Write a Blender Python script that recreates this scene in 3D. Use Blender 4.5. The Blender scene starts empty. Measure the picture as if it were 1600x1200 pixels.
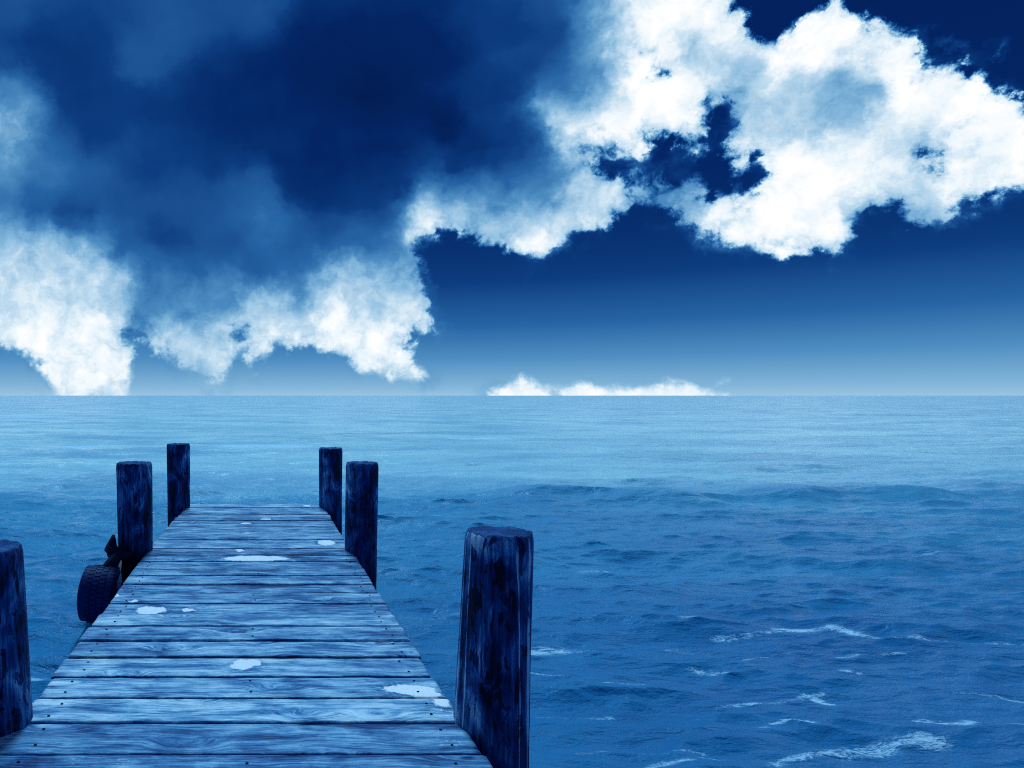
import bpy, bmesh, math, random
import numpy as np
from mathutils import Vector, noise as mnoise
random.seed(7); rng = np.random.default_rng(11)
sc = bpy.context.scene
COL = sc.collection
R = math.radians

# ------------------------------------------------------------------ camera
F = 1100.0; VX = 408.0; HY = 618.0          # focal length and vanishing point in photo pixels (1600 wide)
H = 1.42                                     # eye above the deck
WATER = -0.56
cam_d = bpy.data.cameras.new("camera"); cam = bpy.data.objects.new("camera", cam_d); COL.objects.link(cam)
cam_d.sensor_width = 36; cam_d.lens = 36 * F / 1600
cam_d.shift_x = (800 - VX) / 1600; cam_d.shift_y = (HY - 600) / 1600
cam.location = (0, 0, H); cam.rotation_euler = (R(90), 0, 0)
cam_d.clip_start = 0.05; cam_d.clip_end = 60000
sc.camera = cam
sc.view_settings.view_transform = 'Standard'; sc.view_settings.look = 'None'
sc.view_settings.exposure = 0; sc.view_settings.gamma = 1
sc.cycles.max_bounces = 6; sc.cycles.use_denoising = False; sc.cycles.filter_width = 1.1

SUN_AZ, SUN_EL = -2.0, 60.0                  # degrees clockwise from +Y, above horizon

# ------------------------------------------------------------------ node helpers
class NT:
    def __init__(s, tree): s.t = tree; s.n = tree.nodes; s.l = tree.links
    def new(s, kind, **kw):
        n = s.n.new(kind)
        for k, v in kw.items(): setattr(n, k, v)
        return n
    def put(s, sock, v):
        if isinstance(v, bpy.types.NodeSocket): s.l.new(v, sock)
        elif v is not None: sock.default_value = v
    def m(s, op, a, b=None, c=None, clamp=False):
        n = s.new('ShaderNodeMath', operation=op, use_clamp=clamp)
        s.put(n.inputs[0], a); s.put(n.inputs[1], b); s.put(n.inputs[2], c)
        return n.outputs[0]
    def vm(s, op, a, b=None, scale=None):
        n = s.new('ShaderNodeVectorMath', operation=op)
        s.put(n.inputs[0], a); s.put(n.inputs[1], b)
        if scale is not None: s.put(n.inputs[3], scale)
        return n.outputs[1] if op in ('LENGTH', 'DISTANCE', 'DOT_PRODUCT') else n.outputs[0]
    def mr(s, v, a, b, c=0.0, d=1.0, kind='SMOOTHSTEP'):
        n = s.new('ShaderNodeMapRange', interpolation_type=kind)
        for i, x in enumerate((v, a, b, c, d)): s.put(n.inputs[i], x)
        return n.outputs[0]
    def noise(s, vec, scale, detail=4, rough=.5, lac=2.0, dist=0.0, dim='3D', w=None, col=False):
        n = s.new('ShaderNodeTexNoise', noise_dimensions=dim)
        s.put(n.inputs['Vector'], vec); s.put(n.inputs['Scale'], scale); s.put(n.inputs['Detail'], detail)
        s.put(n.inputs['Roughness'], rough); s.put(n.inputs['Lacunarity'], lac); s.put(n.inputs['Distortion'], dist)
        if w is not None: s.put(n.inputs['W'], w)
        return n.outputs[1] if col else n.outputs[0]
    def mix(s, f, a, b):
        n = s.new('ShaderNodeMix', data_type='FLOAT'); s.put(n.inputs[0], f); s.put(n.inputs[2], a); s.put(n.inputs[3], b); return n.outputs[0]
    def mixc(s, f, a, b, blend='MIX'):
        n = s.new('ShaderNodeMix', data_type='RGBA', blend_type=blend); s.put(n.inputs[0], f)
        s.put(n.inputs[6], a); s.put(n.inputs[7], b); return n.outputs[2]
    def ramp(s, f, pts, interp='LINEAR'):
        n = s.new('ShaderNodeValToRGB'); r = n.color_ramp; r.interpolation = interp
        while len(r.elements) < len(pts): r.elements.new(0.5)
        for e, (p, c) in zip(r.elements, pts): e.position = p; e.color = (*c, 1) if len(c) == 3 else c
        s.put(n.inputs[0], f); return n.outputs[0]
    def xyz(s, v):
        n = s.new('ShaderNodeSeparateXYZ'); s.put(n.inputs[0], v); return n.outputs
    def comb(s, x, y, z):
        n = s.new('ShaderNodeCombineXYZ'); s.put(n.inputs[0], x); s.put(n.inputs[1], y); s.put(n.inputs[2], z); return n.outputs[0]
def lin(r, g, b):
    f = lambda c: (c / 255) / 12.92 if c <= 10 else ((c / 255 + .055) / 1.055) ** 2.4
    return (f(r), f(g), f(b))
DUO = [(0.0, lin(1, 8, 48)), (.12, lin(3, 33, 92)), (.22, lin(12, 58, 122)), (.36, lin(38, 98, 160)), (.5, lin(78, 140, 190)),
       (.65, lin(132, 182, 216)), (.8, lin(188, 217, 236)), (.92, lin(236, 246, 251)), (1.0, (1, 1, 1))]

# ------------------------------------------------------------------ sky: cloud layout as coverage / brightness fields over azimuth and elevation
CLOUD = [(-400,545),(0,535),(40,545),(66,575),(84,617),(90,700),(210,700),(213,600),(203,565),(196,535),(215,540),(250,562),(278,582),(300,597),(345,605),
 (350,590),(365,572),(385,560),(405,590),(420,570),(450,545),(490,545),(530,562),(560,582),(600,590),(655,596),(665,590),(640,565),
 (640,525),(685,515),(668,480),(655,440),(658,400),(652,368),(700,360),(740,380),(790,405),(840,415),(880,400),(920,388),(950,365),
 (1000,345),(1040,345),(1060,368),(1100,375),(1160,388),(1200,410),(1260,402),(1300,412),(1320,382),(1345,355),(1362,330),(1400,345),
 (1450,368),(1485,352),(1500,330),(1550,325),(1600,300),(1700,280),(2400,240),(2400,190),(1700,230),(1610,205),(1590,160),(1560,130),
 (1512,100),(1480,92),(1462,50),(1400,45),(1340,15),(1305,-5),(1285,-60),(1270,-260),(-400,-260)]
HOLES = [[(1165,-80),(1285,-80),(1276,0),(1262,14),(1240,26),(1226,52),(1200,62),(1176,52),(1164,28)],
 [(1108,165),(1132,170),(1138,205),(1122,240),(1132,275),(1148,292),(1168,262),(1188,282),(1176,300),(1150,312),(1130,302),(1108,312),
  (1080,302),(1045,282),(1000,292),(980,278),(915,256),(925,244),(975,250),(1000,245),(1010,224),(1036,218),(1060,240),(1078,258),(1100,240),(1100,200)],
 [(1004,104),(1016,102),(1018,118),(1008,120)], [(1466,242),(1480,240),(1484,250),(1470,252)], [(380,524),(388,520),(390,536),(383,538)]]
LOW = [[(758,612),(770,602),(785,594),(805,585),(825,590),(842,600),(868,607),(872,660),(762,660)],
 [(868,608),(885,600),(905,594),(930,600),(962,592),(990,603),(1005,598),(1022,590),(1052,582),(1080,592),(1105,604),(1122,611),(1140,616),(1150,660),(868,660)],
 [(1126,591),(1145,594),(1142,600),(1128,598)],[(1572,66),(1588,76),(1580,100),(1566,104)]]
BR = [(0,0,.28),(0,60,.22),(80,70,.16),(200,20,.24),(250,60,.29),(210,90,.31),(300,20,.30),(420,20,.30),(490,50,.12),(560,60,.1),(650,40,.11),
(700,100,.1),(800,40,.18),(860,60,.24),(900,20,.42),(950,20,.68),(985,60,.9),(100,150,.18),(200,170,.18),(300,150,.15),(400,130,.14),(500,150,.1),
(600,150,.07),(700,200,.07),(780,160,.13),(820,130,.2),(880,130,.34),(850,90,.22),(930,100,.52),(0,190,.78),(35,198,.72),(0,170,.5),(15,215,.62),(60,190,.4),(90,210,.3),
(0,230,.5),(80,260,.38),(0,270,.5),(150,270,.32),(200,230,.25),(300,210,.2),(400,220,.14),(500,230,.1),(600,240,.1),(700,270,.15),(800,260,.2),
(560,250,.15),(620,280,.22),(560,300,.13),(610,292,.15),(530,280,.13),(300,290,.27),(400,290,.33),(405,330,.42),(420,350,.42),(380,300,.32),(450,300,.15),(500,310,.13),(600,312,.17),(570,330,.24),
(630,325,.36),(0,310,.35),(60,330,.25),(120,340,.2),(200,330,.27),(260,380,.22),(350,390,.27),(450,380,.3),(500,360,.25),(560,360,.33),(620,380,.42),
(0,350,.7),(20,375,.7),(50,400,.82),(100,395,.7),(150,415,.78),(180,430,.75),(0,420,.85),(60,450,.9),(130,460,.88),(0,480,.85),(20,520,.9),
(100,520,.97),(160,500,.9),(150,570,.99),(190,600,.97),(120,590,.92),(230,420,.35),(200,390,.27),(300,420,.3),(400,430,.28),(470,420,.34),(250,470,.45),(300,480,.48),
(220,500,.5),(350,465,.5),(400,480,.76),(440,500,.85),(380,510,.8),(300,540,.74),(340,570,.78),(260,530,.82),(480,450,.5),(520,450,.93),(540,480,1),
(560,455,.8),(600,435,.68),(640,425,.6),(620,480,.88),(580,510,.97),(620,530,.97),(560,560,.94),(600,580,.92),(480,530,.94),(430,530,.88),
(670,325,.95),(660,350,.97),(700,350,.88),(740,355,.82),(700,305,.45),(760,320,.42),(800,352,.72),(780,382,.94),(840,400,.95),(860,370,.85),
(900,350,.88),(940,330,.88),(850,310,.42),(830,335,.7),(895,260,.7),(920,300,.92),(865,280,.45),(960,300,.88),(1000,310,.75),(1040,310,.58),
(1080,330,.72),(1060,300,.48),(848,180,1),(870,210,1.05),(900,230,1.05),(900,188,.95),(830,200,.3),(950,200,1.05),(1000,180,1.05),(940,150,.72),(990,130,1.05),(1000,60,1.05),
(1050,30,1.05),(1100,50,1.02),(1080,85,.68),(1120,120,.78),(1050,150,1),(1040,200,1.05),(1090,220,1),(1140,60,1),(1130,150,.72),(1160,120,.6),(1180,90,.85),
(1220,110,1.05),(1280,80,1.05),(1250,50,1.05),(1320,40,1.05),(1200,170,.85),(1260,160,.78),(1320,130,.6),(1360,140,.52),(1310,180,.64),(1250,200,.74),
(1350,80,1.02),(1430,90,1.05),(1480,120,1.05),(1420,160,1),(1540,150,1.05),(1500,180,1),(1570,200,1),(1600,230,.95),(1400,200,.94),(1460,220,.82),
(1350,250,1),(1250,260,1.05),(1200,240,1),(1230,300,1.05),(1300,310,1.05),(1400,290,1),(1500,280,1),(1560,280,1),(1440,320,.85),(1350,330,.6),
(1200,350,1),(1280,370,1.02),(1120,350,1),(1160,370,.95),(1240,390,.98),(1390,310,.8),(1450,345,.66),(800,608,1.02),(900,608,1),(1050,602,1.02),(1100,612,1),
(1580,85,.6),(820,170,.14),(830,220,.14),(860,150,.26),(885,165,.38),(840,280,.32),(800,220,.14),(790,300,.3),(840,250,.22),(750,240,.11),(870,40,.24),(900,90,.36),(860,10,.26),(920,60,.5),(150,200,.17),(250,170,.15),(350,200,.13),(100,180,.2),(350,250,.18),(450,260,.12),(250,250,.2),(150,110,.17),(1020,90,1.05),(980,160,1.05),(1020,140,1.05),(1060,110,.92),(1010,20,1.05),(1700,250,.9),(-100,200,.5),(-100,450,.8),(-100,60,.25),(400,-80,.22),(900,-80,.6),(1100,-80,1),(700,-80,.12)]
def in_poly(px, py, poly):
    ins = np.zeros(px.shape, bool); n = len(poly)
    for i in range(n):
        x0, y0 = poly[i]; x1, y1 = poly[(i + 1) % n]
        if y0 == y1: continue
        c = ((y0 > py) != (y1 > py)) & (px < (x1 - x0) * (py - y0) / (y1 - y0) + x0)
        ins ^= c
    return ins
def dist_poly(px, py, poly):
    d = np.full(px.shape, 1e9); n = len(poly)
    for i in range(n):
        a = np.array(poly[i], float); b = np.array(poly[(i + 1) % n], float); ab = b - a
        t = np.clip(((px - a[0]) * ab[0] + (py - a[1]) * ab[1]) / max(ab @ ab, 1e-9), 0, 1)
        d = np.minimum(d, np.hypot(px - a[0] - t * ab[0], py - a[1] - t * ab[1]))
    return d
def sdf(px, py, poly):
    d = dist_poly(px, py, poly); return np.where(in_poly(px, py, poly), d, -d)
AZ0, AZ1 = R(-27), R(52)
NAZ = 120
rows_t = [0, .004, .009, .014, .02, .027, .035, .045, .056, .068, .08, .095, .11, .125, .14, .155, .17, .185, .2, .215, .23, .25, .27, .29, .31, .33, .35, .37, .39, .42, .45, .48, .52, .56, .62]
azs = np.linspace(AZ0, AZ1, NAZ)
A, T = np.meshgrid(azs, np.array(rows_t))
PX = VX + F * np.tan(A); PY = HY - F * T / np.cos(A)
cov = sdf(PX, PY, CLOUD)
for hp in HOLES: cov = np.minimum(cov, -sdf(PX, PY, hp))
for lp in LOW: cov = np.maximum(cov, sdf(PX, PY, lp))
cov = np.clip(.5 + cov / 110, 0, 1)
bp = np.array(BR); W = np.zeros(PX.shape); S = np.zeros(PX.shape)
for x, y, v in bp:
    w = 1 / (((PX - x) ** 2 + (PY - y) ** 2) + 800) ** 2.1; W += w; S += w * v
bri = S / W; bri = np.clip((bri - .005 * np.clip((.36 - bri) / .2, 0, 1)) / 1.1, 0, 1)

world = bpy.data.worlds.new("World"); sc.world = world; world.use_nodes = True
g = NT(world.node_tree); g.n.clear()
d = g.new('ShaderNodeTexCoord').outputs['Generated']
nx, ny, nz = g.xyz(d)
hor = g.m('SQRT', g.m('ADD', g.m('MULTIPLY', nx, nx), g.m('MULTIPLY', ny, ny)))
# warp of the layout by turbulence
w1 = g.vm('SUBTRACT', g.noise(d, 5.0, 3, .55, col=True), (.5, .5, .5))
w2 = g.vm('SUBTRACT', g.noise(d, 17.0, 6, .66, col=True), (.5, .5, .5))
wx1, wy1, _ = g.xyz(w1); wx2, wy2, _ = g.xyz(w2)
w0 = g.vm('SUBTRACT', g.noise(d, 2.6, 2, .5, col=True), (.5, .5, .5)); wx0, wy0, _ = g.xyz(w0)
azr = g.m('ARCTAN2', nx, ny)
tel = g.m('DIVIDE', nz, g.m('MAXIMUM', hor, .001))
lowfade = g.mr(tel, 0.0, .10, .25, 1.0)
azw = g.m('ADD', azr, g.m('MULTIPLY', lowfade, g.m('ADD', g.m('ADD', g.m('MULTIPLY', wx0, .05), g.m('MULTIPLY', wx1, .045)), g.m('MULTIPLY', wx2, .075))))
tw = g.m('ADD', tel, g.m('MULTIPLY', lowfade, g.m('ADD', g.m('ADD', g.m('MULTIPLY', wy0, .03), g.m('MULTIPLY', wy1, .035)), g.m('MULTIPLY', wy2, .06))))
az01 = g.m('PINGPONG', g.m('DIVIDE', g.m('SUBTRACT', azw, AZ0), AZ1 - AZ0), 1.0)
# clear sky lightness by elevation -> B channel of the first curve is free, use own ramp
def row_node(i):
    n = g.new('ShaderNodeRGBCurve'); cm = n.mapping; cm.use_clip = False
    for c, arr in ((0, bri[i]), (1, cov[i])):
        cu = cm.curves[c]
        # keep only points needed
        keep = [0]
        for k in range(1, NAZ - 1):
            if abs(arr[k] - arr[keep[-1]]) > .012 or abs(arr[k + 1] - arr[k]) > .02: keep.append(k)
        keep.append(NAZ - 1)
        cu.points[0].location = (0, float(arr[0])); cu.points[1].location = (1, float(arr[-1]))
        for k in keep[1:-1]: cu.points.new(k / (NAZ - 1), float(arr[k]))
        for p in cu.points: p.handle_type = 'VECTOR'
    cm.update(); g.l.new(az01, n.inputs[1]); return n.outputs[0]
acc = row_node(0)
for i in range(1, len(rows_t)):
    acc = g.mixc(g.mr(tw, rows_t[i - 1], rows_t[i], kind='LINEAR'), acc, row_node(i))
sep = g.new('ShaderNodeSeparateColor'); g.l.new(acc, sep.inputs[0]); fb, fc = sep.outputs[0], sep.outputs[1]
bright = g.m('MULTIPLY', fb, 1.1)
dw = g.vm('ADD', d, g.vm('SCALE', w2, scale=.05))
def puffs(scale, vec):
    v_ = g.new('ShaderNodeTexVoronoi', feature='F1'); g.l.new(vec, v_.inputs['Vector']); v_.inputs['Scale'].default_value = scale
    return g.m('SUBTRACT', .42, v_.outputs['Distance'])
w3 = g.vm('SUBTRACT', g.noise(d, 55.0, 5, .62, col=True), (.5, .5, .5))
dw2 = g.vm('ADD', dw, g.vm('SCALE', w3, scale=.022))
n1 = g.m('SUBTRACT', g.noise(dw, 13.0, 8, .56), .5)
n2 = g.m('SUBTRACT', g.noise(dw2, 42.0, 7, .60), .5)
b1 = puffs(19.0, dw2); b2 = puffs(52.0, dw2)
relief = g.m('ADD', g.m('MULTIPLY', b1, .28), g.m('MULTIPLY', b2, .12))
cv = g.m('ADD', fc, g.m('MULTIPLY', g.mr(tel, 0.0, .09, .5, 1.0), g.m('ADD', g.m('ADD', g.m('MULTIPLY', n1, .16), g.m('MULTIPLY', n2, .40)), g.m('ADD', g.m('MULTIPLY', b1, .20), g.m('MULTIPLY', b2, .16)))))
alpha = g.mr(cv, .45, .60)
alpha = g.m('MULTIPLY', alpha, g.mr(cv, .40, .78, .72, 1.0))
wisp = g.m('MULTIPLY', g.mr(cv, .26, .50), g.m('MULTIPLY', g.mr(n1, -.05, .2), .55))
amp = g.mr(bright, .3, .7, .03, .40)
soft = g.m('SUBTRACT', g.noise(d, 6.0, 3, .45), .5)
L = g.m('ADD', bright, g.m('MULTIPLY', amp, g.m('ADD', g.m('ADD', g.m('MULTIPLY', n1, .9), g.m('MULTIPLY', n2, 1.0)), g.m('ADD', relief, -.03))))
L = g.m('ADD', L, g.m('MULTIPLY', soft, .12))
L = g.m('SUBTRACT', L, g.m('MULTIPLY', g.mr(bright, .6, .95), g.mr(g.noise(dw, 9.0, 4, .55), .52, .75, 0.0, .17)))
clearL = g.new('ShaderNodeFloatCurve'); cu = clearL.mapping.curves[0]
cp = [(0, .70), (.02, .61), (.05, .50), (.09, .37), (.13, .27), (.17, .19), (.22, .145), (.3, .115), (.6, .095), (1, .08)]
cu.points[0].location = cp[0]; cu.points[1].location = cp[-1]
for p in cp[1:-1]: cu.points.new(*p)
clearL.mapping.update(); g.l.new(g.m('MAXIMUM', tel, 0.0), clearL.inputs[1])
cl = g.mix(wisp, clearL.outputs[0], .5)
Lf = g.m('ADD', g.m('MULTIPLY', g.m('SUBTRACT', 1.0, alpha), cl), g.m('MULTIPLY', alpha, L), clamp=True)
colr = g.ramp(Lf, DUO)
sky = g.new('ShaderNodeTexSky', sky_type='NISHITA', sun_disc=False, sun_elevation=R(SUN_EL), sun_rotation=R(SUN_AZ))
sky.air_density = 1.0; sky.dust_density = .2; sky.ozone_density = 3.0
nish = g.mixc(1.0, sky.outputs[0], (.05, .35, 1.0, 1), 'MULTIPLY')
bg1 = g.new('ShaderNodeBackground'); g.l.new(colr, bg1.inputs[0]); bg1.inputs[1].default_value = 1.0
bg2 = g.new('ShaderNodeBackground'); g.l.new(nish, bg2.inputs[0]); bg2.inputs[1].default_value = .05 * .06
add = g.new('ShaderNodeAddShader'); g.l.new(bg1.outputs[0], add.inputs[0]); g.l.new(bg2.outputs[0], add.inputs[1])
out = g.new('ShaderNodeOutputWorld'); g.l.new(add.outputs[0], out.inputs[0])
world.cycles.sampling_method = 'MANUAL'; world.cycles.sample_map_resolution = 512

sun_d = bpy.data.lights.new("sun", 'SUN'); sun = bpy.data.objects.new("sun", sun_d); COL.objects.link(sun)
sun_d.energy = 2.6; sun_d.angle = R(10); sun_d.color = (.42, .76, 1.0)
sd = Vector((math.sin(R(SUN_AZ)) * math.cos(R(SUN_EL)), math.cos(R(SUN_AZ)) * math.cos(R(SUN_EL)), math.sin(R(SUN_EL))))
sun.rotation_euler = sd.to_track_quat('Z', 'Y').to_euler()

# ------------------------------------------------------------------ object helpers
def new_mat(name):
    m = bpy.data.materials.new(name); m.use_nodes = True; t = NT(m.node_tree); t.n.clear()
    b = t.new('ShaderNodeBsdfPrincipled'); o = t.new('ShaderNodeOutputMaterial'); t.l.new(b.outputs[0], o.inputs[0])
    return m, t, b
def link(name, me, mat, parent=None, smooth=True):
    o = bpy.data.objects.new(name, me); COL.objects.link(o)
    if mat: me.materials.append(mat)
    if smooth: me.polygons.foreach_set('use_smooth', [True] * len(me.polygons))
    if parent: o.parent = parent
    return o
def obj(name, bm, mat, parent=None, smooth=True):
    bmesh.ops.recalc_face_normals(bm, faces=bm.faces)
    me = bpy.data.meshes.new(name); bm.to_mesh(me); bm.free()
    return link(name, me, mat, parent, smooth)
def tag(o, label=None, cat=None, group=None, kind=None):
    for k, v in (('label', label), ('category', cat), ('group', group), ('kind', kind)):
        if v: o[k] = v
    return o
def empty(name, loc):
    o = bpy.data.objects.new(name, None); o.location = loc; o.empty_display_size = .2; COL.objects.link(o); return o

# ------------------------------------------------------------------ the water
def ocean_tile(Lt, N, lmin, lmax, rms, seed, wind=(0.15, -1.0), spread=3.0):
    r = np.random.default_rng(seed)
    k1 = 2 * np.pi * np.fft.fftfreq(N, Lt / N); KX, KY = np.meshgrid(k1, k1); K = np.hypot(KX, KY); K[0, 0] = 1
    w = np.array(wind) / np.hypot(*wind)
    c = np.abs((KX * w[0] + KY * w[1]) / K)
    lam = 2 * np.pi / K
    P = K ** -3.6 * (c ** spread + .04) * (lam > lmin) * np.exp(-(lam / lmax) ** 4); P[0, 0] = 0
    h = np.sqrt(P) * (r.normal(size=(N, N)) + 1j * r.normal(size=(N, N)))
    z = np.fft.ifft2(h).real; s = rms / z.std()
    dx = np.fft.ifft2(-1j * KX / K * h).real * s; dy = np.fft.ifft2(-1j * KY / K * h).real * s
    return z * s, dx, dy
def sample(tile, Lt, x, y):
    N = tile.shape[0]; u = (x / Lt * N) % N; v = (y / Lt * N) % N
    i = np.floor(u).astype(int) % N; j = np.floor(v).astype(int) % N; fu = u - np.floor(u); fv = v - np.floor(v)
    i1 = (i + 1) % N; j1 = (j + 1) % N
    return (tile[j, i] * (1 - fu) + tile[j, i1] * fu) * (1 - fv) + (tile[j1, i] * (1 - fu) + tile[j1, i1] * fu) * fv
def pxw(px, py):                                  # a point of the water seen at that pixel of the photo
    Y = F * (H - WATER) / (py - HY); return ((px - VX) * Y / F, Y)
FOAM = [  # (pixel polyline, half width m along, strength)
 ([(828,1012),(860,1010),(905,1010)], .07, 1.0), ([(1130,1000),(1180,996),(1215,992)], .04, .75), ([(1225,990),(1290,988),(1340,998),(1400,1006),(1440,1005)], .05, 1.0),
 ([(1440,1008),(1520,1005),(1600,1008)], .025, .8), ([(1210,1010),(1250,1006)], .03, .6), ([(1015,1018),(1060,1010)], .04, .7),
 ([(1300,1172),(1340,1168),(1400,1164),(1450,1160)], .055, 1.15), ([(1210,1192),(1290,1172)], .03, .8), ([(1180,1142),(1230,1134),(1270,1136)], .03, .9),
 ([(1425,1120),(1500,1122),(1510,1118)], .03, .9), ([(1270,1080),(1290,1086)], .03, .9), ([(1560,1126),(1600,1130)], .03, .9),
 ([(1100,1052),(1130,1052)], .04, .9), ([(950,1075),(1010,1070)], .015, .7), ([(1120,1098),(1200,1088),(1290,1078)], .02, .75),
 ([(385,700),(410,701),(440,700)], .5, 2.0), ([(125,697),(150,696)], .5, 1.9), ([(740,686),(752,686)], .6, 1.8),
 ([(1270,662),(1285,663)], .8, 1.9), ([(945,631),(965,631)], 2.5, 2.0), ([(30,650),(48,651)], 1.2, 1.9),
 ([(675,1025),(710,1030)], .015, .7), ([(700,952),(706,953)], .03, .7), ([(1030,1016),(1110,1018)], .02, .6), ([(28,1082),(55,1080)], .06, .9),
 ([(900,1172),(1000,1165),(1090,1175)], .02, .65), ([(1390,745),(1420,747)], .15, .6), ([(1180,765),(1250,770)], .12, .55),
 ([(1535,782),(1600,786)], .04, .5), ([(830,1058),(900,1066)], .015, .7), ([(1500,1075),(1590,1082)], .03, .8), ([(1070,985),(1110,982)], .03, .8), ([(1440,870),(1470,868)], .05, .7), ([(920,888),(950,888)], .05, .7),
 ([(1160,1030),(1240,1026)], .02, .8), ([(1310,1030),(1420,1024)], .02, .7), ([(840,1115),(960,1112)], .015, .8), ([(1000,1192),(1120,1185)], .02, .8), ([(1320,1048),(1345,1050)], .03, .8)]
def build_water():
    rs = [0.5]
    while rs[-1] < 26000:
        r = rs[-1]; dr = .12 if r < 2.2 else min(max(.017, r * r / 3600), .07 * r); rs.append(r + dr)
    rs = np.array(rs)
    dense = np.linspace(R(-62), R(78), 1150); rest = np.linspace(R(78), R(298), 60)[1:-1]
    th = np.concatenate([dense, rest])
    nr, na = len(rs), len(th)
    TH, RR = np.meshgrid(th, rs)
    X = RR * np.sin(TH); Y = RR * np.cos(TH)
    zA, dxA, dyA = ocean_tile(53.0, 512, .5, 3.6, .034, 3)
    zB, dxB, dyB = ocean_tile(13.7, 512, .10, 1.0, .0175, 5, spread=3.0)
    zC, dxC, dyC = ocean_tile(410.0, 512, 5.0, 38.0, .10, 8, wind=(.3, -1))
    fA = 1 / (1 + (RR / 120) ** 3); fB = 1 / (1 + (RR / 30) ** 3); fC = np.clip((RR - 15) / 40, 0, 1) / (1 + (RR / 900) ** 3)
    # longer crests across the view: stretch in x
    a = lambda t: sample(t, 53.0, X * .55 + 3.1, Y + .07 * X); b = lambda t: sample(t, 13.7, X * .7, Y); c_ = lambda t: sample(t, 410.0, X * .6, Y)
    Z = a(zA) * fA + b(zB) * fB + c_(zC) * fC
    DX = (a(dxA) * fA * .6 + b(dxB) * fB) * .9; DY = (a(dyA) * fA + b(dyB) * fB) * 1.15
    # swells that stand in the photograph: one far crest, two near
    wob = .35 * np.sin(X * .45 + 1) + .22 * np.sin(X * 1.1 + 2.2) + .12 * np.sin(X * 2.3)
    for Y0, s0, s1, h, xa, xb in ((13.5, .38, 1.9, .21, 4.0, 1.0), (5.75, .16, .5, .05, 2.6, .6), (4.0, .14, .4, .035, 2.2, .5), (8.6, .25, .7, .03, 4, 1)):
        dd = Y - (Y0 + wob * (Y0 / 13.5) + .012 * X * Y0 / 13)
        p = np.where(dd < 0, np.exp(-(dd / s0) ** 2), np.exp(-(dd / s1) ** 2))
        if Y0 > 13: h = h * (.75 + .45 * np.sin(X * 1.9 + .6) * np.sin(X * .73 + 1.1))
        Z += h * p * (1 / (1 + np.exp(-(X - xa) / xb * 1.5)) * .8 + .2)
    foam = np.zeros_like(Z)
    near = RR < 400
    Xn, Yn = X[near], Y[near]; fo = np.zeros(Xn.shape)
    for pl, hw, st in FOAM:
        pts = [pxw(*p) for p in pl]
        ymid = np.mean([p[1] for p in pts]); sxy = hw * 1.0
        for (x0, y0), (x1, y1) in zip(pts[:-1], pts[1:]):
            ab = (x1 - x0, y1 - y0); q = max(ab[0] ** 2 + ab[1] ** 2, 1e-9)
            t = np.clip(((Xn - x0) * ab[0] + (Yn - y0) * ab[1]) / q, 0, 1)
            dx_ = Xn - x0 - t * ab[0]; dy_ = Yn - y0 - t * ab[1]
            e = st * np.exp(-(dx_ / (hw * 2.2)) ** 2 - (dy_ / hw) ** 2); fo = np.maximum(fo, e)
    foam[near] = fo
    co = np.empty((nr * na + 1, 3)); co[:-1, 0] = (X - DX).ravel(); co[:-1, 1] = (Y - DY).ravel(); co[:-1, 2] = Z.ravel(); co[-1] = (0, 0, 0)
    i = np.arange(nr - 1)[:, None] * na; j = np.arange(na)[None, :]; j1 = (j + 1) % na
    q = np.stack([i + j, i + j1, i + na + j1, i + na + j], -1).reshape(-1, 4)[:, ::-1]
    tr = np.stack([np.arange(na), (np.arange(na) + 1) % na, np.full(na, nr * na)], -1)
    me = bpy.data.meshes.new('sea'); me.vertices.add(len(co)); me.vertices.foreach_set('co', co.ravel())
    lv = np.concatenate([q.ravel(), tr.ravel()]); me.loops.add(len(lv)); me.loops.foreach_set('vertex_index', lv.astype(np.int32))
    ls = np.concatenate([np.arange(len(q)) * 4, len(q) * 4 + np.arange(len(tr)) * 3]); me.polygons.add(len(ls))
    me.polygons.foreach_set('loop_start', ls.astype(np.int32))
    me.update(calc_edges=True); me.validate()
    at = me.attributes.new('foam', 'FLOAT', 'POINT'); at.data.foreach_set('value', np.concatenate([foam.ravel(), [0]]).astype(np.float32))
    m, t, bs = new_mat('sea_water')
    P = t.new('ShaderNodeNewGeometry').outputs['Position']; px_, py_, pz_ = t.xyz(P)
    flat = t.comb(px_, py_, 0.0)
    # water body: bright horizon reflection painted into the colour, paling beyond the long crest
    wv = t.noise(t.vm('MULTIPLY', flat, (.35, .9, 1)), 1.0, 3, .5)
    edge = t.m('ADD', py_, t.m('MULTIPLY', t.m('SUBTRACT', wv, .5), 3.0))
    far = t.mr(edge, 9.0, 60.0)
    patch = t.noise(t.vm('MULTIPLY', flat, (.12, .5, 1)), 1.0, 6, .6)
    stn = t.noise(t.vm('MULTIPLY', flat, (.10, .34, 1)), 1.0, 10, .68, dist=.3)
    lg = t.m('LOGARITHM', t.m('MAXIMUM', t.m('ADD', edge, t.m('MULTIPLY', t.m('SUBTRACT', patch, .5), 1.5)), 1.0), 10.0)      # log distance drives the painted paling
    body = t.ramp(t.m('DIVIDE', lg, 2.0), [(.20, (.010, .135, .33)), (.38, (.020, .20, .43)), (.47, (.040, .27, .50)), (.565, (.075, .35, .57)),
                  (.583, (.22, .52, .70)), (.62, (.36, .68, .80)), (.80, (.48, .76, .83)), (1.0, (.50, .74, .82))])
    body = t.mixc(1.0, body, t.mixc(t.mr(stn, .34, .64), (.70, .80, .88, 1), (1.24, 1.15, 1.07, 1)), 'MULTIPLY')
    fa = t.new('ShaderNodeAttribute', attribute_name='foam').outputs['Fac']
    fa = t.m('MULTIPLY', fa, t.mr(t.noise(flat, 2.6, 3), .36, .58, .6, 1.2))
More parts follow.
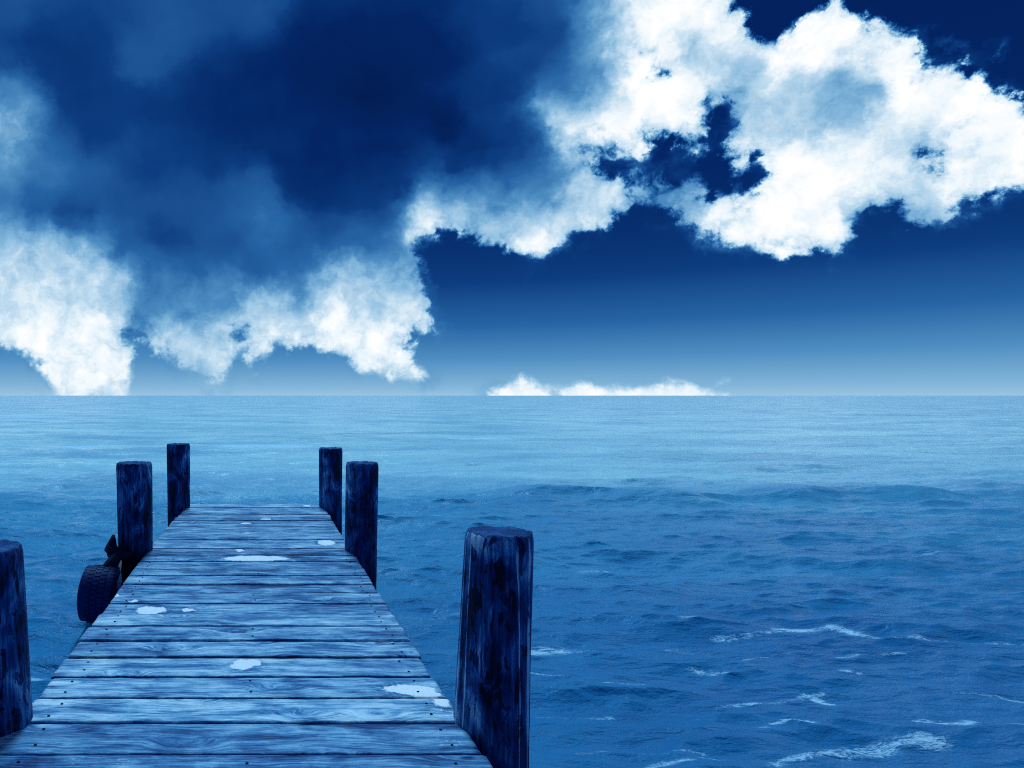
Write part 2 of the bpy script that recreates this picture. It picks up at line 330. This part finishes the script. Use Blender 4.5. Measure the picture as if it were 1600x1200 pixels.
    fn = t.noise(t.vm('MULTIPLY', flat, (.7, 2.1, 1)), 6.0, 8, .66, dist=1.4)
    fine = t.noise(t.vm('MULTIPLY', flat, (.7, 2.2, 1)), 24.0, 4, .7, dist=.6)
    rdg = lambda q_: t.m('SUBTRACT', 1.0, t.m('ABSOLUTE', t.m('MULTIPLY', t.m('SUBTRACT', q_, .5), 4.0)))
    lace = t.m('ADD', t.m('MULTIPLY', rdg(fn), .55), t.m('MULTIPLY', rdg(fine), .45))
    fm = t.mr(t.m('ADD', lace, t.m('MULTIPLY', t.mr(fa, .0, 2.0, kind='LINEAR'), .80)), .99, 1.26)
    fm = t.m('MULTIPLY', t.m('MULTIPLY', fm, .85), t.mr(fa, .06, .5))
    fm = t.m('MAXIMUM', fm, t.m('MULTIPLY', t.m('MULTIPLY', t.mr(fa, .5, 1.5), t.mr(py_, 14.0, 20.0)), t.mr(t.noise(flat, 3.0, 5, .7), .35, .6)))
    # stray flecks
    fl = t.noise(t.vm('MULTIPLY', flat, (.8, 3.0, 1)), 5.0, 7, .75)
    region = t.mr(t.noise(flat, .35, 2), .5, .72)
    dist_ok = t.mr(py_, 4, 30, 1, .3)
    fl = t.m('MULTIPLY', t.mr(t.m('ADD', fl, t.m('MULTIPLY', t.m('ADD', pz_, -WATER), .5)), .80, .92), t.m('MULTIPLY', region, t.mr(px_, 1.5, 3.0, 0.0, .4)))
    fm = t.m('MAXIMUM', fm, fl)
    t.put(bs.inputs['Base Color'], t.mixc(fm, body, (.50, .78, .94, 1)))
    t.put(bs.inputs['Roughness'], t.mix(fm, t.mix(far, .26, .34), .8)); bs.inputs['IOR'].default_value = 1.18; bs.inputs['Specular Tint'].default_value = (.3, .65, 1, 1)
    r1 = t.noise(t.vm('MULTIPLY', flat, (.55, 1.5, 1)), 2.2, 6, .62, dist=.4)
    r2 = t.noise(t.vm('MULTIPLY', flat, (.6, 1.6, 1)), 9.0, 5, .6, dist=.3)
    r3 = t.noise(t.vm('MULTIPLY', flat, (.35, 1.4, 1)), .55, 5, .6, dist=.3)
    r4 = t.noise(t.vm('MULTIPLY', flat, (.5, 1.5, 1)), .13, 6, .62, dist=.3)
    r5 = t.noise(t.vm('MULTIPLY', flat, (.4, 1.2, 1)), .028, 7, .65, dist=.3)
    ht = t.m('ADD', t.m('ADD', t.m('MULTIPLY', r1, t.mr(py_, 10.0, 45.0, .072, .02)), t.m('MULTIPLY', r2, t.mr(py_, 5.0, 22.0, .024, .0))), t.m('MULTIPLY', t.m('MULTIPLY', r3, t.mr(py_, 7.0, 30.0)), t.mr(py_, 50.0, 160.0, .28, .05)))
    ht = t.m('ADD', ht, t.m('ADD', t.m('MULTIPLY', r4, t.mr(py_, 20.0, 120.0, 0.0, 1.7)), t.m('MULTIPLY', r5, t.mr(py_, 100.0, 600.0, 0.0, 7.0))))
    bp_ = t.new('ShaderNodeBump'); bp_.inputs['Strength'].default_value = 1.0; bp_.inputs['Distance'].default_value = 1.0
    t.put(bp_.inputs['Height'], ht); t.l.new(bp_.outputs[0], bs.inputs['Normal'])
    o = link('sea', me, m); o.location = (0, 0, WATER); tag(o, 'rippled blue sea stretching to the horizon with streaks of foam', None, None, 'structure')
build_water()
# sea bed so that nothing is hollow below
bm = bmesh.new(); bmesh.ops.create_grid(bm, x_segments=2, y_segments=2, size=27000); sb = obj('sea_bed', bm, None); sb.location = (0, 0, -6)
m, t, bs = new_mat('sand'); t.put(bs.inputs['Base Color'], t.mixc(t.noise(t.new('ShaderNodeTexCoord').outputs['Object'], 2.0), (.05, .10, .2, 1), (.08, .16, .28, 1)))
sb.data.materials.append(m); sb['kind'] = 'structure'

# ------------------------------------------------------------------ materials of the pier
WOOD = [(0.0, lin(0, 8, 42)), (.2, lin(8, 46, 102)), (.4, lin(54, 112, 162)), (.6, lin(122, 174, 206)), (.8, lin(190, 220, 234)), (1.0, lin(225, 242, 250))]
# puddles whose white sky reflection is painted into the boards: x, y, rx, ry
def deck(px, py): Y = F * H / (py - HY); return ((px - VX) * Y / F, Y)
PUDDLES = []
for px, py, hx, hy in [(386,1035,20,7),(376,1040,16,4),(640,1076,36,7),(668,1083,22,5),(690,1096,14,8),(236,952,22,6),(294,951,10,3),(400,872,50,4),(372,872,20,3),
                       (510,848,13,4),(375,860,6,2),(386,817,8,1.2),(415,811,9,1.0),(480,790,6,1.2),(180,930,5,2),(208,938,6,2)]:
    x, y = deck(px, py); PUDDLES.append((x, y, hx * y / F, hy * y * y / (F * H)))
def plank_material():
    m, t, bs = new_mat('weathered_boards')
    oc = t.new('ShaderNodeTexCoord').outputs['Object']; rnd = t.new('ShaderNodeObjectInfo').outputs['Random']
    P = t.new('ShaderNodeNewGeometry').outputs['Position']
    off = t.comb(t.m('MULTIPLY', rnd, 37.0), t.m('MULTIPLY', rnd, 91.0), t.m('MULTIPLY', rnd, 13.0))
    q = t.vm('ADD', oc, off)
    # knots bend the grain
    vo = t.new('ShaderNodeTexVoronoi'); t.l.new(t.vm('MULTIPLY', q, (1.5, 3.6, .1)), vo.inputs['Vector']); vo.inputs['Scale'].default_value = 1.15
    kd = vo.outputs['Distance']; near = t.mr(kd, .02, .42, 1.0, 0.0)
    warp = t.m('MULTIPLY', near, .09)
    wn = t.m('SUBTRACT', t.noise(q, 2.1, 3), .5)
    qx, qy, qz = t.xyz(q)
    qq = t.comb(qx, t.m('ADD', t.m('ADD', qy, warp), t.m('MULTIPLY', wn, .10)), qz)
    g1 = t.noise(t.vm('MULTIPLY', qq, (1.1, 13.0, 4)), 1.6, 6, .62)
    g2 = t.noise(t.vm('MULTIPLY', qq, (2.0, 55.0, 6)), 2.2, 4, .65)
    g3 = t.noise(t.vm('MULTIPLY', q, (1.0, 2.2, 1)), 3.2, 6, .62, dist=.6)
    g4 = t.noise(t.vm('MULTIPLY', q, (1.0, 2.0, 1)), 22.0, 5, .7)
    rings = t.m('SINE', t.m('MULTIPLY', t.m('ADD', g1, t.m('MULTIPLY', kd, .7)), 42.0))
    v = t.m('ADD', t.m('MULTIPLY', t.m('SUBTRACT', g1, .5), .85), t.m('MULTIPLY', t.m('SUBTRACT', g2, .5), 1.05))
    v = t.m('ADD', v, t.m('MULTIPLY', t.m('SUBTRACT', g3, .5), 1.15))
    v = t.m('ADD', v, t.m('MULTIPLY', t.m('SUBTRACT', g4, .5), .28))
    v = t.m('ADD', v, t.m('MULTIPLY', rings, .025))
    v = t.m('ADD', v, t.m('MULTIPLY', t.m('SUBTRACT', rnd, .5), .16))
    v = t.m('ADD', t.m('MULTIPLY', v, 1.12), .505)
    knot = t.mr(kd, .045, .10, 1.0, 0.0); kr = t.mr(t.m('ABSOLUTE', t.m('SUBTRACT', kd, .085)), .0, .03, 1.0, 0.0)
    v = t.m('SUBTRACT', v, t.m('ADD', t.m('MULTIPLY', knot, .16), t.m('MULTIPLY', kr, .30)))
    crack = t.m('MULTIPLY', t.mr(g2, .30, .36, 1.0, 0.0), t.mr(t.noise(q, 1.3, 2), .5, .6))
    v = t.m('SUBTRACT', v, t.m('MULTIPLY', crack, .3))
    v = t.m('MULTIPLY', v, t.new('ShaderNodeObjectInfo').outputs['Color'])      # per-board tone: nearest boards darker, the next one paler
    # bleached wear around the puddles, and their white sky reflection painted in
    wpx, wpy, wpz = t.xyz(P)
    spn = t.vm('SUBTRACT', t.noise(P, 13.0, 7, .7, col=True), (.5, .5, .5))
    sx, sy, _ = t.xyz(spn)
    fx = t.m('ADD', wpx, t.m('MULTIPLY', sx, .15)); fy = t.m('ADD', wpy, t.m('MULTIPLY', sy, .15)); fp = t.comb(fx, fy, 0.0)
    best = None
    for x, y, rx, ry in PUDDLES:
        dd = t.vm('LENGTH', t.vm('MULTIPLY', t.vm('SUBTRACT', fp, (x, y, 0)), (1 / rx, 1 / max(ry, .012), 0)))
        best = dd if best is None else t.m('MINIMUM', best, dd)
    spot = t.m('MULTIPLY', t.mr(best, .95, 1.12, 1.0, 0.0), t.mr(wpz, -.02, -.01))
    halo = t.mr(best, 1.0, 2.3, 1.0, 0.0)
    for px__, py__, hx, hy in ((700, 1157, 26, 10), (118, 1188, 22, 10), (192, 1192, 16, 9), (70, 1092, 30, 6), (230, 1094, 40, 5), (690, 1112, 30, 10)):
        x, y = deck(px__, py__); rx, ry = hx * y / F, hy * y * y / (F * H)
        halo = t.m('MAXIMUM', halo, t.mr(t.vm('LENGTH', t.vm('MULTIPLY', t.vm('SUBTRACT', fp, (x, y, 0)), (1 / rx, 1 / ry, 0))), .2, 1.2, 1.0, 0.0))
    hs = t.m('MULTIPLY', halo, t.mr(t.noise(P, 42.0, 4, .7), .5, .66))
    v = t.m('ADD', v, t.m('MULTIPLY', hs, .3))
    # tiny pale flecks
    fk = t.mr(t.noise(P, 60.0, 3, .6), .73, .77); v = t.m('ADD', v, t.m('MULTIPLY', fk, .35))
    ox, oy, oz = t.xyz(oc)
    v = t.m('MULTIPLY', v, t.mr(oz, -.020, -.009))        # darkness of the gaps painted into the sides of the boards
    v = t.m('SUBTRACT', v, t.m('MULTIPLY', t.mr(best, 1.05, 1.9, 1.0, 0.0), .13))      # damp ring round the puddles
    col = t.ramp(v, WOOD)
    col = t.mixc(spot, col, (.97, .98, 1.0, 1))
    t.put(bs.inputs['Base Color'], col)
    t.put(bs.inputs['Roughness'], t.mix(spot, t.mr(g3, .35, .65, .62, .38), .5)); bs.inputs['Specular IOR Level'].default_value = .45; bs.inputs['Specular Tint'].default_value = (.25, .6, 1, 1)
    hh = t.m('ADD', t.m('MULTIPLY', g2, .006), t.m('ADD', t.m('MULTIPLY', g1, .008), t.m('MULTIPLY', crack, -.004)))
    b_ = t.new('ShaderNodeBump'); b_.inputs['Strength'].default_value = .7; b_.inputs['Distance'].default_value = 1.0
    t.put(b_.inputs['Height'], hh); t.l.new(b_.outputs[0], bs.inputs['Normal'])
    return m
def log_material(name, lift, streaks=0.0):
    m, t, bs = new_mat(name)
    oc = t.new('ShaderNodeTexCoord').outputs['Object']; rnd = t.new('ShaderNodeObjectInfo').outputs['Random']
    ox, oy, oz = t.xyz(oc)
    q = t.vm('ADD', oc, t.comb(t.m('MULTIPLY', rnd, 31.0), t.m('MULTIPLY', rnd, 57.0), t.m('MULTIPLY', rnd, 11.0)))
    g1 = t.noise(t.vm('MULTIPLY', q, (9, 9, .9)), 1.4, 6, .65, dist=.3)
    g2 = t.noise(t.vm('MULTIPLY', q, (42, 42, 2.4)), 2.0, 5, .7)
    g3 = t.noise(t.vm('MULTIPLY', q, (1.6, 1.6, 1)), 2.6, 5, .6, dist=.8)
    g4 = t.noise(t.vm('MULTIPLY', q, (10, 10, 3.4)), 2.2, 5, .6, dist=1.0)
    v = t.m('ADD', t.m('MULTIPLY', t.m('SUBTRACT', g1, .5), 1.2), t.m('MULTIPLY', t.m('SUBTRACT', g2, .5), 1.2))
    v = t.m('ADD', v, t.m('MULTIPLY', t.m('SUBTRACT', g3, .5), 2.2))
    v = t.m('ADD', v, lift)
    pit = t.mr(g4, .39, .43, 1.0, 0.0); v = t.m('SUBTRACT', v, t.m('MULTIPLY', pit, .35))
    wet = t.mr(t.m('ADD', oz, t.m('MULTIPLY', t.m('SUBTRACT', g1, .5), .25)), -.02 + .22, .66)     # weed and damp above the waterline
    v = t.m('MULTIPLY', v, t.m('ADD', .12, t.m('MULTIPLY', wet, .88)))
    if streaks:
        ang = t.m('ARCTAN2', t.m('ADD', ox, t.m('MULTIPLY', t.m('SUBTRACT', t.noise(t.comb(0.0, 0.0, oz), 2.0, 3), .5), .03)), t.m('MULTIPLY', oy, -1.0))
        for a0, wd in ((-1.17, .05), (.46, .035), (-1.56, .12), (.86, .10)):
            ln = t.mr(t.m('ABSOLUTE', t.m('SUBTRACT', ang, a0)), 0.0, wd, 1.0, 0.0)
            v = t.m('ADD', v, t.m('MULTIPLY', t.m('MULTIPLY', ln, t.mr(g1, .22, .42)), streaks))
    col = t.ramp(v, [(0, lin(0, 5, 28)), (.25, lin(4, 26, 78)), (.5, lin(14, 60, 128)), (.75, lin(60, 122, 182)), (1, lin(150, 195, 228))])
    t.put(bs.inputs['Base Color'], col); bs.inputs['Roughness'].default_value = .7; bs.inputs['Specular IOR Level'].default_value = .25; bs.inputs['Specular Tint'].default_value = (.25, .6, 1, 1)
    hh = t.m('ADD', t.m('MULTIPLY', g2, .010), t.m('ADD', t.m('MULTIPLY', g1, .022), t.m('MULTIPLY', pit, -.012)))
    b_ = t.new('ShaderNodeBump'); b_.inputs['Strength'].default_value = .8; b_.inputs['Distance'].default_value = 1.0
    t.put(b_.inputs['Height'], hh); t.l.new(b_.outputs[0], bs.inputs['Normal'])
    return m
def top_material():
    m, t, bs = new_mat('sawn_log_end')
    oc = t.new('ShaderNodeTexCoord').outputs['Object']; ox, oy, oz = t.xyz(oc)
    r = t.vm('LENGTH', t.vm('MULTIPLY', oc, (1, 1, 0)))
    n = t.noise(oc, 14, 5, .6)
    rings = t.m('SINE', t.m('ADD', t.m('MULTIPLY', r, 420.0), t.m('MULTIPLY', n, 9.0)))
    v = t.m('ADD', t.m('MULTIPLY', n, .9), t.m('MULTIPLY', rings, .06))
    t.put(bs.inputs['Base Color'], t.ramp(v, [(.2, lin(4, 26, 74)), (.5, lin(24, 72, 130)), (.8, lin(84, 136, 184))]))
    bs.inputs['Roughness'].default_value = .8; bs.inputs['Specular IOR Level'].default_value = .2; bs.inputs['Specular Tint'].default_value = (.25, .6, 1, 1)
    b_ = t.new('ShaderNodeBump'); b_.inputs['Distance'].default_value = .02; t.put(b_.inputs['Height'], v); t.l.new(b_.outputs[0], bs.inputs['Normal'])
    return m
def plain(name, c0, c1, scale, rough, metal=0.0, bump=.004):
    m, t, bs = new_mat(name); oc = t.new('ShaderNodeTexCoord').outputs['Object']; n = t.noise(oc, scale, 6, .65)
    bs.inputs['Specular IOR Level'].default_value = .2; bs.inputs['Specular Tint'].default_value = (.25, .6, 1, 1); t.put(bs.inputs['Base Color'], t.mixc(n, (*c0, 1), (*c1, 1))); bs.inputs['Roughness'].default_value = rough; bs.inputs['Metallic'].default_value = metal
    b_ = t.new('ShaderNodeBump'); b_.inputs['Distance'].default_value = bump; t.put(b_.inputs['Height'], n); t.l.new(b_.outputs[0], bs.inputs['Normal'])
    return m
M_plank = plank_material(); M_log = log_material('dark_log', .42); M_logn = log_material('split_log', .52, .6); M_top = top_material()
M_beam = plain('damp_beam', lin(3, 16, 50), lin(12, 42, 92), 6, .8)
M_nail = plain('rusty_iron', lin(1, 6, 26), lin(8, 24, 60), 80, .55, .3)
M_rubber = plain('tyre_rubber', lin(1, 14, 60), lin(6, 40, 110), 18, .55, bump=.002)
M_sliver = plain('pale_gap_sliver', lin(150, 190, 220), lin(225, 238, 248), 90, .8)
M_strap = plain('tarred_strap', lin(0, 4, 24), lin(2, 16, 56), 40, .7)

# ------------------------------------------------------------------ the pier
cuts = [792.0,798,803.2,807.5,812.5,822.4,831.8,842.8,856.8,866.8,876.4,888,899.2,912,925.2,941.6,959.2,978.4,1000.4,1025.2,1055.6,1088.8,1126.8,1177]
ys = [9.24] + [F * H / (c - HY) for c in cuts] + [2.52, 2.26, 2.0, 1.74, 1.48, 1.22, .96, .7]
LE = ([.5, 3.3, 4.5, 6.5, 7.66, 8.2, 9.24], [-1.062, -1.058, -1.05, -1.03, -1.016, -.985, -.93]); RE = ([.5, 2.7, 3.8, 5.26, 7.4, 9.24], [.905, .884, .865, .846, .817, .80])
pier = tag(empty('pier', (0, 4.9, 0)), 'weathered wooden pier deck running out over the water towards the horizon', 'pier')
def P_local(o, x, y, z): o.parent = pier; o.location = (x, y - 4.9, z)
TH = .052
def fbm(x, y, z, o=3): return mnoise.fractal(Vector((x, y, z)), .9, 2.1, o)
nail_count = 0
for i in range(len(ys) - 1):
    yf, yn = ys[i], ys[i + 1]
    gap = random.uniform(.018, .027) + max(0, (ys[i] - 4) * .0022) + (.006 if yn < 4.2 and random.random() < .4 else 0); gap2 = gap / 2
    y1, y0 = yf - gap2, yn + gap2; yc = (y0 + y1) / 2
    xl = np.interp(yc, *LE) + random.uniform(-.012, .008); xr = np.interp(yc, *RE) + random.uniform(-.006, .010)
    if 2.7 < yc < 2.95: xl = -1.10
    if yc > 8.85: xr = .79
    skew = random.uniform(-.004, .004); bow = random.uniform(-.003, .003)
    zt = random.uniform(-.007, .004); xm = (xl + xr) / 2; hw = (xr - xl) / 2; hd = (y1 - y0) / 2
    NX = 150 if yc < 6 else 70
    bev = .006
    prof = [(-hd, -TH), (-hd, -TH * .5), (-hd, -bev), (-hd + bev * .35, -bev * .3), (-hd + bev * 1.2, 0)] + [(-hd + 2 * hd * k / 8, 0) for k in range(1, 8)] + \
           [(hd - bev * 1.2, 0), (hd - bev * .35, -bev * .3), (hd, -bev), (hd, -TH * .5), (hd, -TH)]
    bm = bmesh.new(); rings = []
    for k in range(NX + 1):
        u = -1 + 2 * k / NX; x = u * hw; endf = 1 - abs(u)
        ring = []
        for (py, pz) in prof:
            side = abs(py) / hd
            e = .0045 * fbm((x + xm) * 3, (1 if py > 0 else -1) * 5 + i * 9, 0) + .003 * fbm(x * 14, py * 2 + i * 3, 4)
            yy = py + (e * (1 if py > 0 else -1) - .0015) * (side > .8) + skew * u + bow * (1 - u * u)
            xx = x + (.006 * fbm(i * 7, py * 30, u) if endf < .005 else 0)
            zz = pz + zt + (.0016 * fbm(x * 4 + i * 5, py * 10, 0) + .0012 * fbm(x * 1.2, py * 45 + i * 13, 2)) + (-.004 if endf < .004 and pz > -.02 else 0)
            ring.append(bm.verts.new((xx, yy, zz)))
        rings.append(ring)
    for ra, rb in zip(rings[:-1], rings[1:]):
        for k in range(len(prof)): bm.faces.new((ra[k], ra[(k + 1) % len(prof)], rb[(k + 1) % len(prof)], rb[k]))
    bm.faces.new(rings[0]); bm.faces.new(rings[-1][::-1])
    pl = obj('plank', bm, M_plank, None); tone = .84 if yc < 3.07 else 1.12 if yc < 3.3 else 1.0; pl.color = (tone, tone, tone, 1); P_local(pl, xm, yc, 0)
    if nail_count < 96 and yc < 6.2 and yc > 2.4:
        for nxp in (-.93, .76) if i % 3 else (-.93, -.04, .76):
            for sgn in (-1, 1):
                x = nxp - xm + random.uniform(-.02, .02); y = sgn * hd * .52 + random.uniform(-.012, .012)
                b = bmesh.new(); bmesh.ops.create_cone(b, cap_ends=True, segments=10, radius1=.006, radius2=.0045, depth=.005)
                n = obj('nail', b, M_nail, pl, False); n.location = (x, y, zt + .0015); n.scale = (1.25, 1, 1); nail_count += 1
def beam(name, x0, x1, y0, y1, z0, z1):
    b = bmesh.new(); bmesh.ops.create_cube(b, size=1)
    for v in b.verts: v.co = Vector((v.co.x * (x1 - x0), v.co.y * (y1 - y0), v.co.z * (z1 - z0)))
    bmesh.ops.bevel(b, geom=b.edges[:], offset=.008, segments=2, affect='EDGES')
    o = obj(name, b, M_beam, None, False); P_local(o, (x0 + x1) / 2, (y0 + y1) / 2, (z0 + z1) / 2)
for xs in (-.93, -.04, .76): beam('stringer', xs - .05, xs + .05, .75, 9.14, -.25, -TH - .008)
for yb in (3.02, 6.48, 8.96): beam('crossbeam', -1.0, .84, yb - .07, yb + .07, -.42, -.252)

# ------------------------------------------------------------------ the posts
def post(label, Y, xt, rt, xb, rb, zt, mat, seed, notch=None):
    # Empty at the waterline; log runs from below the water to its sawn top
    root = tag(empty('mooring_post', (xb, Y, WATER)), label, 'post', 'wooden posts along both sides of the pier')
    zb = -1.6; NS = 96; ztop = zt - WATER; z0 = 0 - WATER
    slope = (xt - xb) / zt; rs_ = (rt - rb) / zt
    bm = bmesh.new(); rings = []
    NZ = 90
    zs = [zb - 0 + (ztop - zb) * k / NZ for k in range(NZ)] + [ztop - .006, ztop - .001]
    def rad(a, z):
        r = rb + rs_ * (z - z0)
        f = 1 + .035 * mnoise.noise(Vector((math.cos(a) * 1.2 + seed * 7, math.sin(a) * 1.2, z * .7))) + .022 * fbm(math.cos(a) * 5 + seed, math.sin(a) * 5, z * .8)
        cr = mnoise.noise(Vector((math.cos(a) * 9 + seed * 3, math.sin(a) * 9, z * .55)))
        f -= .06 * max(0, .12 - abs(cr)) / .12 * (.5 + .5 * mnoise.noise(Vector((a * 2, z * 1.5, seed))))
        return r * f
    edge = [.010 * fbm(math.cos(2 * math.pi * k / NS) * 3 + seed, math.sin(2 * math.pi * k / NS) * 3, 0) for k in range(NS)]
    for z in zs:
        ring = []
        for k in range(NS):
            a = 2 * math.pi * k / NS; r = rad(a, z)
            rel = max(0, 1 - (ztop - z) / .02)
            r -= .010 * rel ** 2
            zz = z + edge[k] * max(0, 1 - (ztop - z) / .15)
            if notch and z > ztop - .2:
                da = abs((a - notch[0] + math.pi) % (2 * math.pi) - math.pi)
                if da < notch[1]: r -= notch[2] * (1 - da / notch[1]) * (1 - (ztop - z) / .2)
            ring.append(bm.verts.new((slope * (z - z0) + r * math.cos(a), r * math.sin(a), zz)))
        rings.append(ring)
    for ra, rb_ in zip(rings[:-1], rings[1:]):
        for k in range(NS): bm.faces.new((ra[k], ra[(k + 1) % NS], rb_[(k + 1) % NS], rb_[k]))
    last = [v.co.copy() for v in rings[-1]]
    bm.faces.new(rings[0][::-1])
    obj('shaft', bm, mat, root)
    bm = bmesh.new(); c = sum(last, Vector()) / NS
    prev = [bm.verts.new(p - Vector((0, 0, .004))) for p in last]; outer = prev
    for f in (.97, .8, .6, .4, .2):
        cur = [bm.verts.new(c + (p - c) * f + Vector((0, 0, .002 + (1 - f) * .006 + .0035 * fbm(p.x * 20 * f, p.y * 20 * f, seed)))) for p in last]
        for k in range(NS): bm.faces.new((prev[k], prev[(k + 1) % NS], cur[(k + 1) % NS], cur[k]))
        prev = cur
    vc = bm.verts.new(c + Vector((0, 0, .008)))
    for k in range(NS): bm.faces.new((prev[k], prev[(k + 1) % NS], vc))
    for v in bm.verts: v.co -= Vector((c.x, c.y, 0))
    tp = obj('sawn_top', bm, M_top, root); tp.location = (c.x, c.y, 0)
    return root
post('tall cracked dark post beside the right edge of the deck, nearest on the right', 3.08, 1.043, .143, 1.008, .160, .825, M_logn, 1, notch=(-1.3, .12, .03))
post('middle post on the right, second from the far end on that side of the deck', 6.5, .934, .148, .922, .146, .80, M_log, 2)
post('farthest post on the right, at the seaward corner of the deck', 9.02, .893, .150, .890, .147, .745, M_log, 3)
post('nearest post on the left, almost black and cut by the photo edge', 3.08, -1.205, .155, -1.19, .180, .76, M_log, 4)
mid = post('thick middle post on the left with the tyre hanging beside it', 6.5, -1.172, .165, -1.160, .160, .80, M_log, 5, notch=(-.35, .5, .03))
post('farthest post on the left, at the seaward corner of the deck', 9.02, -1.060, .148, -1.055, .145, .80, M_log, 6)

# ------------------------------------------------------------------ tyre fender hanging in front of the left middle post
def tyre(loc, Ro, Wd):
    root = tag(empty('tyre_fender', (loc[0], loc[1], loc[2] - Ro)), 'old black rubber tyre hung as a fender at the left side of the pier', 'tyre')
    prof = []                                         # (axial, radial) closed section
    hw = Wd / 2
    for a, r in ((-.5, .70), (-.62, .62), (-.40, .58), (-.30, .60)): pass
    sec = [(-.36, .58), (-.46, .60), (-.50, .70), (-.505, .80), (-.47, .90), (-.42, .955), (-.36, .985), (-.2, .998), (0, 1.0), (.2, .998), (.36, .985), (.42, .955), (.47, .90),
           (.505, .80), (.50, .70), (.46, .60), (.36, .58), (.34, .62), (.42, .75), (.36, .90), (0, .93), (-.36, .90), (-.42, .75), (-.34, .62)]
    bm = bmesh.new(); N = 96; rg = []
    for k in range(N):
        a = 2 * math.pi * k / N
        rg.append([bm.verts.new((x * Wd, Ro * r * math.cos(a), Ro + Ro * r * math.sin(a))) for x, r in sec])
    for k in range(N):
        A_, B_ = rg[k], rg[(k + 1) % N]
        for j in range(len(sec)): bm.faces.new((A_[j], A_[(j + 1) % len(sec)], B_[(j + 1) % len(sec)], B_[j]))
    obj('tyre_carcass', bm, M_rubber, root)
    bm = bmesh.new(); NB = 38                          # tread blocks
    for row, (x0, x1) in enumerate(((-.45, -.30), (-.265, -.12), (-.085, .075), (.11, .255), (.29, .45))):
        for k in range(NB):
            a0 = 2 * math.pi * (k + .5 * (row % 2)) / NB; da = 2 * math.pi / NB * .36
            for half, sh in ((0, .35), (1, -.35)):
                xa = x0 + (x1 - x0) * (.5 * half + .0); xb_ = xa + (x1 - x0) * .5
                vs = []
                for rr in (.965, 1.035):
                    dr = rr - (.045 if abs((xa + xb_) / 2) > .3 else 0)
                    for xx, aa in ((xa, a0 - da + (sh * da if half == 0 else -sh * 0)), (xb_, a0 - da), (xb_, a0 + da), (xa, a0 + da)):
                        o_ = .35 * da * (1 - abs(2 * ((xx - x0) / (x1 - x0)) - 1))
                        vs.append(bm.verts.new((xx * Wd, Ro * dr * math.cos(aa + o_), Ro + Ro * dr * math.sin(aa + o_))))
                for f in ((0, 1, 2, 3), (4, 5, 6, 7), (0, 1, 5, 4), (1, 2, 6, 5), (2, 3, 7, 6), (3, 0, 4, 7)): bm.faces.new([vs[q] for q in f])
    obj('tread', bm, M_rubber, root, False)
    return root
def tube(name, pts, r, mat, parent, loc=(0, 0, 0), seg=10):
    bm = bmesh.new(); rg = []
    for i, p in enumerate(pts):
        p = Vector(p); a = Vector(pts[max(i - 1, 0)]); b = Vector(pts[min(i + 1, len(pts) - 1)]); t_ = (b - a).normalized()
        s = t_.cross(Vector((0, 1, .13))).normalized(); u = s.cross(t_)
        rr = r[i] if isinstance(r, (list, tuple)) else r
        rg.append([bm.verts.new(p + s * math.cos(2 * math.pi * k / seg) * rr + u * math.sin(2 * math.pi * k / seg) * rr) for k in range(seg)])
    for A_, B_ in zip(rg[:-1], rg[1:]):
        for k in range(seg): bm.faces.new((A_[k], A_[(k + 1) % seg], B_[(k + 1) % seg], B_[k]))
    bm.faces.new(rg[0][::-1]); bm.faces.new(rg[-1])
    o = obj(name, bm, mat, parent); o.location = loc; return o
ty = tyre((-1.385, 6.05, -.285), .235, .30); ty.rotation_euler = (0, R(3), R(-4))
# dark strap wound round the post, with its knotted stub, then down to the tyre
rx, ry, rz = -1.385, 6.05, -.53
tube('strap', [(.16, .34, .50), (.10, .22, .52), (.06, .12, .50), (.03, .02, .46), (.01, -.0, .36)], [.05, .055, .05, .045, .05], M_strap, ty)
tube('gap_sliver', [(.125, .12, .50), (.13, .05, .43), (.15, .0, .36), (.155, -.02, .30)], [.009, .018, .023, .014], M_sliver, ty)  # pale piece added to stand for bright water seen through the gap
# iron cleat bolted to the flank of that post
tube('cleat', [(-.13, -.10, .50), (-.18, -.12, .56), (-.195, -.13, .62), (-.18, -.13, .68), (-.175, -.13, .72)], [.07, .065, .05, .028, .012], M_strap, mid)
tube('cleat_arm', [(-.22, -.16, .60), (-.235, -.16, .615), (-.16, -.14, .56), (-.12, -.12, .45), (-.13, -.1, .25)], [.02, .035, .06, .07, .06], M_strap, mid)
